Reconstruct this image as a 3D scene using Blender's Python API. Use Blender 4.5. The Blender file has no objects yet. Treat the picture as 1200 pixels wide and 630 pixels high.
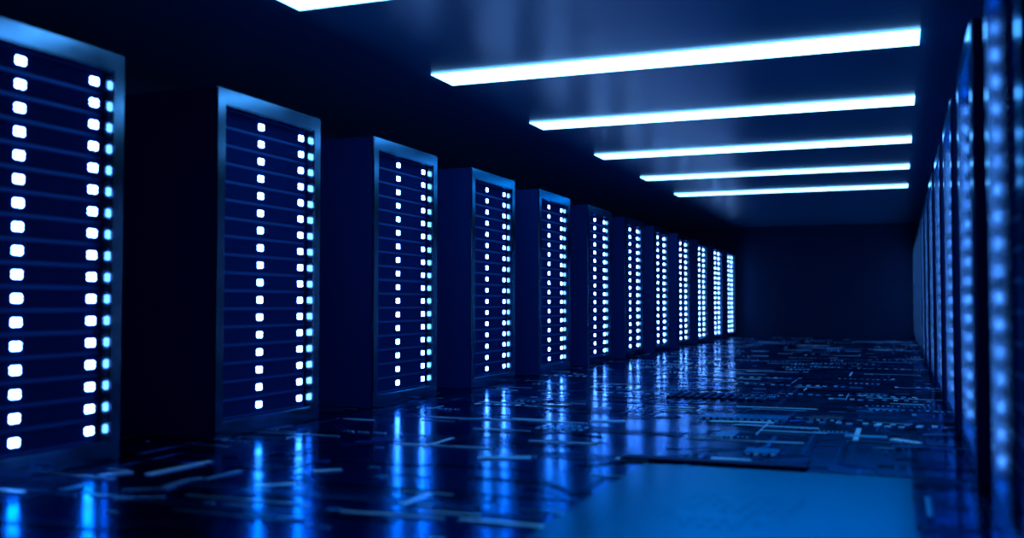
import bpy, bmesh, math, random
from mathutils import Vector, Matrix
random.seed(11)
sc = bpy.context.scene
COL = sc.collection
R = math.radians

# ------------------------------------------------------------------ materials
def mat(name, base=(0.8,0.8,0.8), metallic=0.0, rough=0.5, emit=None, strength=0.0, spec=0.5):
    m = bpy.data.materials.new(name); m.use_nodes = True
    b = m.node_tree.nodes['Principled BSDF']
    b.inputs['Base Color'].default_value = (*base, 1)
    b.inputs['Metallic'].default_value = metallic
    b.inputs['Roughness'].default_value = rough
    b.inputs['Specular IOR Level'].default_value = spec
    b.inputs['Specular Tint'].default_value = (0.14, 0.55, 1.0, 1)
    if emit:
        b.inputs['Emission Color'].default_value = (*emit, 1)
        b.inputs['Emission Strength'].default_value = strength
    return m

def nt(m):
    return m.node_tree, m.node_tree.nodes['Principled BSDF']

def ramp(t, fac, a, b, p0=0.0, p1=1.0):
    r = t.nodes.new('ShaderNodeValToRGB')
    r.color_ramp.elements[0].position = p0; r.color_ramp.elements[0].color = (*a, 1)
    r.color_ramp.elements[1].position = p1; r.color_ramp.elements[1].color = (*b, 1)
    t.links.new(fac, r.inputs[0]); return r.outputs[0]

def noise_rough(m, scale, lo, hi):
    t, b = nt(m)
    c = t.nodes.new('ShaderNodeTexCoord'); n = t.nodes.new('ShaderNodeTexNoise')
    n.inputs['Scale'].default_value = scale; n.inputs['Detail'].default_value = 4
    t.links.new(c.outputs['Object'], n.inputs['Vector'])
    o = ramp(t, n.outputs['Fac'], (lo,)*3, (hi,)*3, 0.35, 0.65)
    t.links.new(o, b.inputs['Roughness'])

M = {}
M['frame'] = mat('blue_anodised_metal', (0.09,0.18,0.29), 1.0, 0.22)
noise_rough(M['frame'], 6, 0.14, 0.18)
M['body'] = mat('dark_blue_powder_coat', (0.002,0.022,0.17), 0.0, 0.5)
noise_rough(M['body'], 3, 0.42, 0.55)
M['inside'] = mat('black_blue_interior', (0.003,0.02,0.10), 0.2, 0.4)
M['unit'] = mat('perforated_unit_face', (0.006,0.04,0.22), 0.0, 0.42, spec=0.0)
def unit_grid():
    t, b = nt(M['unit'])
    c = t.nodes.new('ShaderNodeTexCoord'); br = t.nodes.new('ShaderNodeTexBrick')
    mp = t.nodes.new('ShaderNodeMapping'); mp.inputs['Rotation'].default_value = (0, R(90), R(90))
    t.links.new(c.outputs['Object'], mp.inputs['Vector'])
    cx = t.nodes.new('ShaderNodeSeparateXYZ'); cb = t.nodes.new('ShaderNodeCombineXYZ')
    t.links.new(c.outputs['Object'], cx.inputs[0])
    t.links.new(cx.outputs['Y'], cb.inputs['X']); t.links.new(cx.outputs['Z'], cb.inputs['Y'])
    t.links.new(cb.outputs[0], br.inputs['Vector'])
    br.offset = 0.0
    br.inputs['Scale'].default_value = 1.0
    br.inputs['Brick Width'].default_value = 0.022
    br.inputs['Row Height'].default_value = 0.012
    br.inputs['Mortar Size'].default_value = 0.0022
    br.inputs['Color1'].default_value = (0.0006,0.005,0.035,1)
    br.inputs['Color2'].default_value = (0.001,0.009,0.07,1)
    br.inputs['Mortar'].default_value = (0.002,0.025,0.17,1)
    t.links.new(br.outputs['Color'], b.inputs['Base Color'])
unit_grid()
M['rail'] = mat('blue_rack_rail', (0.005,0.07,0.32), 0.6, 0.5)
M['led'] = mat('status_light_glow', (0.4,0.6,1.0), 0, 0.4, (0.19,0.45,1.0), 28)
M['tube'] = mat('ceiling_light_diffuser', (0.8,0.9,1.0), 0, 0.4, (0.17,0.56,1.0), 6.2)
M['housing'] = mat('dark_light_housing', (0.02,0.08,0.22), 0.4, 0.4)
M['ceil'] = mat('dark_blue_satin_ceiling', (0.001,0.11,0.26), 0.0, 0.30, spec=0.5)
M['wall'] = mat('dark_blue_wall', (0.004,0.012,0.06), 0.0, 0.6)
noise_rough(M['wall'], 2, 0.55, 0.65)
# floor: polished black-blue board with faint copper planes of its own
M['floor'] = mat('polished_circuit_board', (0.05,0.22,0.62), 1.0, 0.16)
def floor_nodes():
    t, b = nt(M['floor'])
    c = t.nodes.new('ShaderNodeTexCoord')
    mp = t.nodes.new('ShaderNodeMapping'); mp.inputs['Scale'].default_value = (1.0, 1.6, 1)
    t.links.new(c.outputs['Object'], mp.inputs['Vector'])
    v = t.nodes.new('ShaderNodeTexVoronoi'); v.distance = 'CHEBYCHEV'
    v.inputs['Scale'].default_value = 2.6
    t.links.new(mp.outputs[0], v.inputs['Vector'])
    s = t.nodes.new('ShaderNodeSeparateColor'); t.links.new(v.outputs['Color'], s.inputs[0])
    ro = ramp(t, s.outputs[0], (0.145,)*3, (0.17,)*3)
    t.links.new(ro, b.inputs['Roughness'])
    co = ramp(t, s.outputs[1], (0.006,0.03,0.18), (0.014,0.05,0.28))
    t.links.new(co, b.inputs['Base Color'])
floor_nodes()
def island(m, a, b2, r0, r1):
    t, b = nt(m)
    g = t.nodes.new('ShaderNodeNewGeometry')
    t.links.new(ramp(t, g.outputs['Random Per Island'], a, b2), b.inputs['Base Color'])
    w = t.nodes.new('ShaderNodeMath'); w.operation = 'MULTIPLY'; w.inputs[1].default_value = 7.31
    f = t.nodes.new('ShaderNodeMath'); f.operation = 'FRACT'
    t.links.new(g.outputs['Random Per Island'], w.inputs[0]); t.links.new(w.outputs[0], f.inputs[0])
    t.links.new(ramp(t, f.outputs[0], (r0,)*3, (r1,)*3), b.inputs['Roughness'])
M['trace'] = mat('etched_metal_traces', (0.1,0.4,0.8), 1.0, 0.3)
island(M['trace'], (0.001,0.01,0.05), (0.03,0.20,0.50), 0.12, 0.27)
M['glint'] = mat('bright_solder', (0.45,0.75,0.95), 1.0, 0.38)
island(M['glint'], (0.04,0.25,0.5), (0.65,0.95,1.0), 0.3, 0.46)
M['chip'] = mat('satin_chip_lid', (0.008,0.14,0.34), 1.0, 0.27)
M['chipdark'] = mat('dark_chip_case', (0.002,0.02,0.08), 0.6, 0.2)
M['fin'] = mat('matte_black_fin', (0.002,0.010,0.05), 0.9, 0.6)
M['plate'] = mat('brushed_plate', (0.003,0.16,0.23), 1.0, 0.22)

# ------------------------------------------------------------------ mesh helpers
class MB:
    def __init__(s): s.v = []; s.f = []
    def box(s, x0, x1, y0, y1, z0, z1):
        n = len(s.v)
        s.v += [(x0,y0,z0),(x1,y0,z0),(x1,y1,z0),(x0,y1,z0),(x0,y0,z1),(x1,y0,z1),(x1,y1,z1),(x0,y1,z1)]
        s.f += [tuple(n+i for i in q) for q in ((0,3,2,1),(4,5,6,7),(0,1,5,4),(1,2,6,5),(2,3,7,6),(3,0,4,7))]
    def seg(s, a, b, w, z0, z1):
        d = Vector((b[0]-a[0], b[1]-a[1])); L = d.length
        if L < 1e-5: return
        d /= L; p = Vector((-d.y, d.x))*w/2; n = len(s.v); c = w*0.2
        q = [Vector(a)-p, Vector(b)-p, Vector(b)+p, Vector(a)+p]
        s.v += [(k.x,k.y,z0) for k in q] + [(k.x,k.y,z1) for k in q]
        s.f += [tuple(n+i for i in t) for t in ((4,5,6,7),(0,1,5,4),(1,2,6,5),(2,3,7,6),(3,0,4,7))]
    def disc(s, x, y, r, z0, z1, k=8):
        n = len(s.v)
        for z in (z0, z1):
            for i in range(k):
                a = 2*math.pi*i/k; s.v.append((x+r*math.cos(a), y+r*math.sin(a), z))
        s.f.append(tuple(n+k+i for i in range(k)))
        for i in range(k): j = (i+1) % k; s.f.append((n+i, n+j, n+k+j, n+k+i))
    def build(s, name, m, parent=None, bevel=0.0, seg=2):
        me = bpy.data.meshes.new(name); me.from_pydata(s.v, [], s.f); me.materials.append(m); me.update()
        if bevel:
            bm = bmesh.new(); bm.from_mesh(me)
            bmesh.ops.bevel(bm, geom=[e for e in bm.edges], offset=bevel, segments=seg, affect='EDGES', profile=0.5)
            bm.to_mesh(me); bm.free()
        return link(name, me, parent)
def link(name, me, parent=None):
    o = bpy.data.objects.new(name, me); COL.objects.link(o)
    if parent: o.parent = parent
    return o
def empty(name, loc):
    o = bpy.data.objects.new(name, None); o.location = loc; o.empty_display_size = 0.2; COL.objects.link(o); return o

# ------------------------------------------------------------------ room shell
XL, XR = -3.77, 0.32                 # front planes of the two rows
CZ = 2.714                           # ceiling height
def struct(o): o['kind'] = 'structure'; return o
X0, X1, Y0, Y1 = -5.9, 2.4, -2.5, 25.15
b = MB(); b.box(X0, X1, Y0, Y1, -0.12, -0.004); floor = struct(b.build('floor', M['floor']))
b = MB(); b.box(X0, X1, Y0, Y1, CZ, CZ+0.12); struct(b.build('ceiling', M['ceil']))
b = MB(); b.box(X0-0.12, X0, Y0, Y1, -0.12, CZ+0.12); struct(b.build('wall_left', M['wall']))
b = MB(); b.box(X1, X1+0.12, Y0, Y1, -0.12, CZ+0.12); struct(b.build('wall_right', M['wall']))
b = MB(); b.box(X0-0.12, X1+0.12, Y1, Y1+0.12, -0.12, CZ+0.12); struct(b.build('wall_back', M['wall']))
b = MB(); b.box(X0-0.12, X1+0.12, Y0-0.12, Y0, -0.12, CZ+0.12); struct(b.build('wall_front', M['wall']))

# ------------------------------------------------------------------ server rack
# local frame: front face at x = 0 facing +X, near edge y = 0, far edge y = RW
RW, RH, RD = 1.14, 2.10, 1.1
DP = 0.070                            # recess of the unit faces
YI0, YI1, ZI0, ZI1 = 0.085, 1.054, 0.10, 2.0
NU = 17; UH = (ZI1-ZI0)/NU
LED_Y = (0.532, 0.993)
def ring_frame():
    """one continuous beveled frame: front ring, inner reveals"""
    bm = bmesh.new()
    o = [(0,0),(RW,0),(RW,RH),(0,RH)]; i = [(YI0,ZI0),(YI1,ZI0),(YI1,ZI1),(YI0,ZI1)]
    def ring(pts, x): return [bm.verts.new((x, p[0], p[1])) for p in pts]
    D = DP+0.012
    of, inf, ob, ib = ring(o,0), ring(i,0), ring(o,-0.014), ring(i,-D)
    oc = ring(o2 := [(0.03,0.03),(RW-0.03,0.03),(RW-0.03,RH-0.03),(0.03,RH-0.03)], -0.0145); od = ring(o2, -D)
    for k in range(4):
        j = (k+1) % 4
        bm.faces.new((of[k],of[j],inf[j],inf[k])); bm.faces.new((inf[k],inf[j],ib[j],ib[k]))
        bm.faces.new((of[j],of[k],ob[k],ob[j])); bm.faces.new((ob[j],ob[k],oc[k],oc[j])); bm.faces.new((oc[j],oc[k],od[k],od[j])); bm.faces.new((od[j],od[k],ib[k],ib[j]))
    bmesh.ops.recalc_face_normals(bm, faces=bm.faces)
    ed = [e for e in bm.edges if all(v.co.x > -1e-6 for v in e.verts) and len(e.link_faces) == 2 and e.calc_face_angle(0) > 0.5]
    ed += [e for e in bm.edges if abs(e.verts[0].co.x-e.verts[1].co.x) > 0.01 and all(abs(v.co.y) < 1e-6 or abs(v.co.y-RW) < 1e-6 for v in e.verts)]
    bmesh.ops.bevel(bm, geom=list(set(ed)), offset=0.007, segments=3, affect='EDGES')
    me = bpy.data.meshes.new('front_frame'); bm.to_mesh(me); bm.free(); me.materials.append(M['frame']); return me
def cabinet_mesh():
    b = MB(); x1 = -0.014; t = 0.03
    b.box(-RD, x1, 0, t, 0, RH); b.box(-RD, x1, RW-t, RW, 0, RH)
    b.box(-RD, x1, t, RW-t, RH-t, RH); b.box(-RD, x1, t, RW-t, 0, 0.09)
    b.box(-RD, -RD+t, t, RW-t, 0.09, RH-t)
    me = bpy.data.meshes.new('cabinet'); me.from_pydata(b.v, [], b.f); me.materials.append(M['body']); return me
def rail_mesh():
    b = MB(); w = 0.012
    b.box(-DP-0.03, -DP-0.004, YI0-0.004, YI0+0.02, ZI0, ZI1); b.box(-DP-0.03, -DP-0.004, YI1-0.02, YI1+0.004, ZI0, ZI1)
    for k in range(NU+1):
        z = ZI0+k*UH; b.box(-DP-0.03, -DP-0.004, YI0, YI1, z-w, z+w)
    me = bpy.data.meshes.new('mounting_rail'); me.from_pydata(b.v, [], b.f); me.materials.append(M['rail']); return me
def unit_mesh():
    bm = bmesh.new()
    h = UH/2-0.008
    bmesh.ops.create_cube(bm, size=1, matrix=Matrix.Translation((-0.4-DP, (YI0+YI1)/2, 0)) @ Matrix.Diagonal((0.8, YI1-YI0-0.012, 2*h, 1)))
    bmesh.ops.bevel(bm, geom=[e for e in bm.edges if all(v.co.x > -DP-1e-4 for v in e.verts)], offset=0.004, segments=2, affect='EDGES')
    # thin raised lip under the vent field and two ear screws
    def bx(x0,x1,y0,y1,z0,z1):
        bmesh.ops.create_cube(bm, size=1, matrix=Matrix.Translation(((x0+x1)/2,(y0+y1)/2,(z0+z1)/2)) @ Matrix.Diagonal((x1-x0,y1-y0,z1-z0,1)))
    bx(-DP-0.001, -DP+0.003, YI0+0.02, YI1-0.02, -h+0.006, -h+0.010)
    bx(-DP-0.001, -DP+0.003, YI0+0.02, YI1-0.02, h-0.010, h-0.006)
    me = bpy.data.meshes.new('server_unit'); bm.to_mesh(me); bm.free(); me.materials.append(M['unit']); return me
def led_mesh():
    """square lens of four small rounded diodes"""
    bm = bmesh.new(); s = 0.0262; g = 0.0138
    for sy in (-1,1):
        for sz in (-1,1):
            r = bmesh.ops.create_cube(bm, size=1, matrix=Matrix.Translation((0.0, sy*0.0142, sz*0.0094)) @ Matrix.Diagonal((0.009, 0.0290, 0.0194, 1)))
            es = list({e for v in r['verts'] for e in v.link_edges if abs(e.verts[0].co.x-e.verts[1].co.x) > 0.002})
            bmesh.ops.bevel(bm, geom=es, offset=0.006, segments=3, affect='EDGES')
    me = bpy.data.meshes.new('status_light'); bm.to_mesh(me); bm.free(); me.materials.append(M['led']); return me
MF, MC, MR, MU, ML = ring_frame(), cabinet_mesh(), rail_mesh(), unit_mesh(), led_mesh()

def copy_tree(o, parent=None):
    c = o.copy(); COL.objects.link(c)
    if parent: c.parent = parent
    for ch in o.children: copy_tree(ch, c)
    return c
def make_rack(mirror):
    root = empty('server_rack', (0,0,0))
    link('front_frame', MF, root); link('cabinet', MC, root); link('mounting_rail', MR, root)
    for k in range(NU):
        u = link('server_unit', MU, root); u.location = (0, 0, ZI0+(k+0.5)*UH)
        for y in LED_Y:
            l = link('status_light', ML, u); l.location = (-DP, y, 0)
    return root
ORD = ['first','second','third','fourth','fifth','sixth','seventh','eighth','ninth','tenth','eleventh','twelfth']
proto = make_rack(False)
for k in range(12):
    r = proto if k == 0 else copy_tree(proto)
    r.location = (XL, 2.965+1.9*k, 0)
    r['category'] = 'server rack'; r['group'] = 'server racks in the left row'
    if k == 0: r['label'] = 'nearest large server rack of the left row, cropped by the left edge of the photo'
    elif k == 11: r['label'] = 'farthest and smallest server rack ending the left row by the dark back wall'
    else: r['label'] = 'blue framed server rack with white status lights, %s from the camera in the left row' % ORD[k]
for k in range(12):
    r = copy_tree(proto)
    r.location = (XR, 3.05+RW+1.9*k, 0); r.rotation_euler = (0, 0, math.pi)
    r['category'] = 'server rack'; r['group'] = 'server racks in the right row'
    if k == 0: r['label'] = 'nearest blurred server rack of the right row, cropped by the right edge of the photo'
    elif k == 11: r['label'] = 'farthest server rack at the end of the right row by the back wall'
    else: r['label'] = 'edge-on server rack with glowing blue front, %s from the camera in the right row' % ORD[k]

# ------------------------------------------------------------------ ceiling lights
LZ = 2.70; LX0, LX1 = -3.60, 0.165
def make_light():
    root = empty('ceiling_light', (0,0,0))
    L = LX1-LX0
    b = MB(); b.box(-L/2+0.04, L/2-0.04, -0.17, 0.17, 0.007, CZ-LZ); b.build('light_housing', M['housing'], root)
    b = MB(); b.box(-L/2, L/2, -0.215, 0.215, 0, 0.008); b.build('light_diffuser', M['tube'], root)
    return root
lp = make_light()
LY = [5.25, 7.63, 10.0, 12.4, 14.82, 17.25]
LL = ['nearest long white ceiling light strip, mostly cut off by the top edge of the photo',
 'long glowing ceiling light strip, second from the camera and the largest shown whole',
 'long glowing ceiling light strip, third from the camera',
 'long glowing ceiling light strip, fourth from the camera',
 'long glowing ceiling light strip, fifth from the camera, next to the farthest',
 'farthest and thinnest glowing ceiling light strip above the aisle']
for k, y in enumerate(LY):
    o = lp if k == 0 else copy_tree(lp)
    o.location = ((LX0+LX1)/2, y, LZ)
    o['label'] = LL[k]; o['category'] = 'ceiling light'; o['group'] = 'light strips on the ceiling'

# ------------------------------------------------------------------ circuit board relief on the floor
tr, gl = MB(), MB()
Z0 = -0.006
def poly(mb, pts, w, z=0.0):
    for a, c in zip(pts, pts[1:]): mb.seg(a, c, w, Z0, z)
def bundle(x, y, n, w, gap, L, dirn, mb, ptsd=True):
    """n parallel traces with a 45 degree jog"""
    l1 = L*random.uniform(0.3,0.7); jog = random.choice([-1,0,1])*random.uniform(0.05,0.3); l2 = L-l1
    for i in range(n):
        o = i*gap
        if dirn == 'x': pts = [(x,y+o),(x+l1-(o if jog>0 else -o)*0.41,y+o),(x+l1+abs(jog)-(o if jog>0 else -o)*0.41,y+o+jog),(x+l1+abs(jog)+l2,y+o+jog)]
        else: pts = [(x+o,y),(x+o,y+l1-(o if jog>0 else -o)*0.41),(x+o+jog,y+l1+abs(jog)-(o if jog>0 else -o)*0.41),(x+o+jog,y+l1+abs(jog)+l2)]
        if jog == 0: pts = [pts[0], pts[3]]
        poly(mb, pts, w, -0.0005*random.random())
        if random.random() < 0.5: mb.disc(pts[-1][0], pts[-1][1], w*1.1, Z0, 0.0)
for i in range(1000):
    x = random.uniform(-5.0, 0.9); y = random.uniform(2.2, 24.5)
    if x < -1.4 and random.random() < 0.4: continue
    n = random.choice([1,1,1,2,3,4,6]); w = random.choice([0.008,0.012,0.016,0.024])
    bundle(x, y, n, w, w*random.uniform(1.8,3), random.choice([0.15,0.3,0.6,1.0,1.5]), 'x' if random.random()<0.78 else 'y', tr)
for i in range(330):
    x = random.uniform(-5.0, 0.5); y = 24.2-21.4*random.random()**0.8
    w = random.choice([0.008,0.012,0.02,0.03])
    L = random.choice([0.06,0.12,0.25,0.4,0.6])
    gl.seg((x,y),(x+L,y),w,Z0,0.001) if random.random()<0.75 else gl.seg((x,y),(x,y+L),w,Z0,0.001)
for i in range(160):                  # pad rows
    x = random.uniform(-4.8, 0.5); y = random.uniform(2.6, 24.5); n = random.randint(4,14); s = random.choice([0.02,0.03,0.045]) if y > 7 else 0.014
    mb = random.choice([tr, gl])
    for k in range(n):
        if random.random() < 0.7: mb.box(x+k*s*1.9, x+k*s*1.9+s*0.8, y, y+s*1.6, Z0, 0.001)
        else: mb.disc(x+k*s*1.9, y, s*0.5, Z0, 0.001)
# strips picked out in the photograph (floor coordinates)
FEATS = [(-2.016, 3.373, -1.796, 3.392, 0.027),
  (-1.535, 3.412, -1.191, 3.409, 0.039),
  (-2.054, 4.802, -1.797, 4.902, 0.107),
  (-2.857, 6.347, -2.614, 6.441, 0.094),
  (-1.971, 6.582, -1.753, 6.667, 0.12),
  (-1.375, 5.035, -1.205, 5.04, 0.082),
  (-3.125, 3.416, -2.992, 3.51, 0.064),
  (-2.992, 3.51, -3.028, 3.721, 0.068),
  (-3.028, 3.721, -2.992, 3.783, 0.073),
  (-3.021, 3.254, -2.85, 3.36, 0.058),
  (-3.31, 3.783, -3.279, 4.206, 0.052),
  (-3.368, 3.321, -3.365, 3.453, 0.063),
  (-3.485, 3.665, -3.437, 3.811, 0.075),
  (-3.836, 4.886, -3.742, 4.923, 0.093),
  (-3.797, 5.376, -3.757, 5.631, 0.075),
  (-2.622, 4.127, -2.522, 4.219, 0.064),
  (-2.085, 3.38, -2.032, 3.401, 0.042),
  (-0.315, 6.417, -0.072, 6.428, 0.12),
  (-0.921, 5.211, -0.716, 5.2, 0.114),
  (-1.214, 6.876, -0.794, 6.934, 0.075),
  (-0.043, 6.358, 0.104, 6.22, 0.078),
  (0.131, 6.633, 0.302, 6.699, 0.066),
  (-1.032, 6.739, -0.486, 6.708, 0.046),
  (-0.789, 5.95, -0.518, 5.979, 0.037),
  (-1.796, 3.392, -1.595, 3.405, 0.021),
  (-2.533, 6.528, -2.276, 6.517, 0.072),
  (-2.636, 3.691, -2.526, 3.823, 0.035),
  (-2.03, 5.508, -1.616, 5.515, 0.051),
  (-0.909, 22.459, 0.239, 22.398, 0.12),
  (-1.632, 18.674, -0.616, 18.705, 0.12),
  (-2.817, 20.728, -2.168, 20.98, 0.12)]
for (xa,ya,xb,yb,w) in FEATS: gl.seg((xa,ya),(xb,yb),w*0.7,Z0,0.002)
o = tr.build('circuit_trace', M['trace'], floor); o['kind'] = 'stuff'
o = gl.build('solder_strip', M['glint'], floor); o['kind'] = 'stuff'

def chip(x0, x1, y0, y1, h, m, pins=True):
    c = MB(); c.box(x0, x1, y0, y1, -0.004, h)
    o = c.build('microchip', m, floor, bevel=min(0.004, h*0.4))
    if pins:
        p = MB(); n = max(4, int((x1-x0)/0.045)); s = (x1-x0)/n
        for k in range(n):
            for (a, d) in ((y0, -1), (y1, 1)):
                xx = x0+(k+0.5)*s
                p.box(xx-s*0.25, xx+s*0.25, min(a, a+d*0.03), max(a, a+d*0.03), -0.004, 0.003)
        p.build('chip_pin_row', M['glint'], o)
    return o
chip(-1.33, -0.72, 7.05, 7.30, 0.010, M['chip'])
for i in range(40):
    w, d = random.uniform(0.08,0.34), random.uniform(0.05,0.22)
    x = random.uniform(-3.55, 0.1-w); y = 4.9+18*random.random()
    chip(x, x+w, y, y+d, random.choice([0.004,0.006,0.01]), random.choice([M['chip'], M['chipdark']]))
# slotted comb near the middle of the aisle
for k in range(11):
    c = MB(); c.box(-1.86+k*0.075, -1.82+k*0.075, 8.45, 8.97, -0.004, 0.014); c.build('heat_fin', M['fin'], floor, bevel=0.002)
# wide satin plate close to the camera
c = MB(); c.box(-1.2, 0.05, 2.3, 4.92, -0.004, 0.004); pl = c.build('shield_plate', M['plate'], floor, bevel=0.003)
c = MB()
for i in range(8):
    for j in range(7):
        if random.random() < 0.75: c.disc(-0.86+i*0.06+j*0.012, 3.62+j*0.1, 0.017, 0.003, 0.0055, 10)
c.build('stamped_dimple', M['plate'], pl)['kind'] = 'stuff'
c = MB(); c.box(-1.35, -0.42, 5.02, 5.13, -0.004, 0.014); c.build('plate_edge_shade', M['fin'], floor, bevel=0.003)  # dark raised bar standing in for the shading along the plate's far edge

# ------------------------------------------------------------------ world, camera
w = bpy.data.worlds.new('world'); sc.world = w; w.use_nodes = True
w.node_tree.nodes['Background'].inputs[0].default_value = (0.0,0.005,0.03,1)
cd = bpy.data.cameras.new('camera'); cam = bpy.data.objects.new('camera', cd); COL.objects.link(cam)
cam.location = (0, 0, 0.8); cd.sensor_width = 36; cd.lens = 35.0
cam.rotation_euler = (R(90)+math.atan(41/1166.7), 0, R(21.21))
cd.dof.use_dof = True; cd.dof.focus_distance = 9.5; cd.dof.aperture_fstop = 0.9
cd.clip_start = 0.05; cd.clip_end = 200
sc.camera = cam
sc.view_settings.view_transform = 'Standard'; sc.view_settings.look = 'None'
sc.view_settings.exposure = 0.0; sc.view_settings.gamma = 1.0; sc.view_settings.use_curve_mapping = False
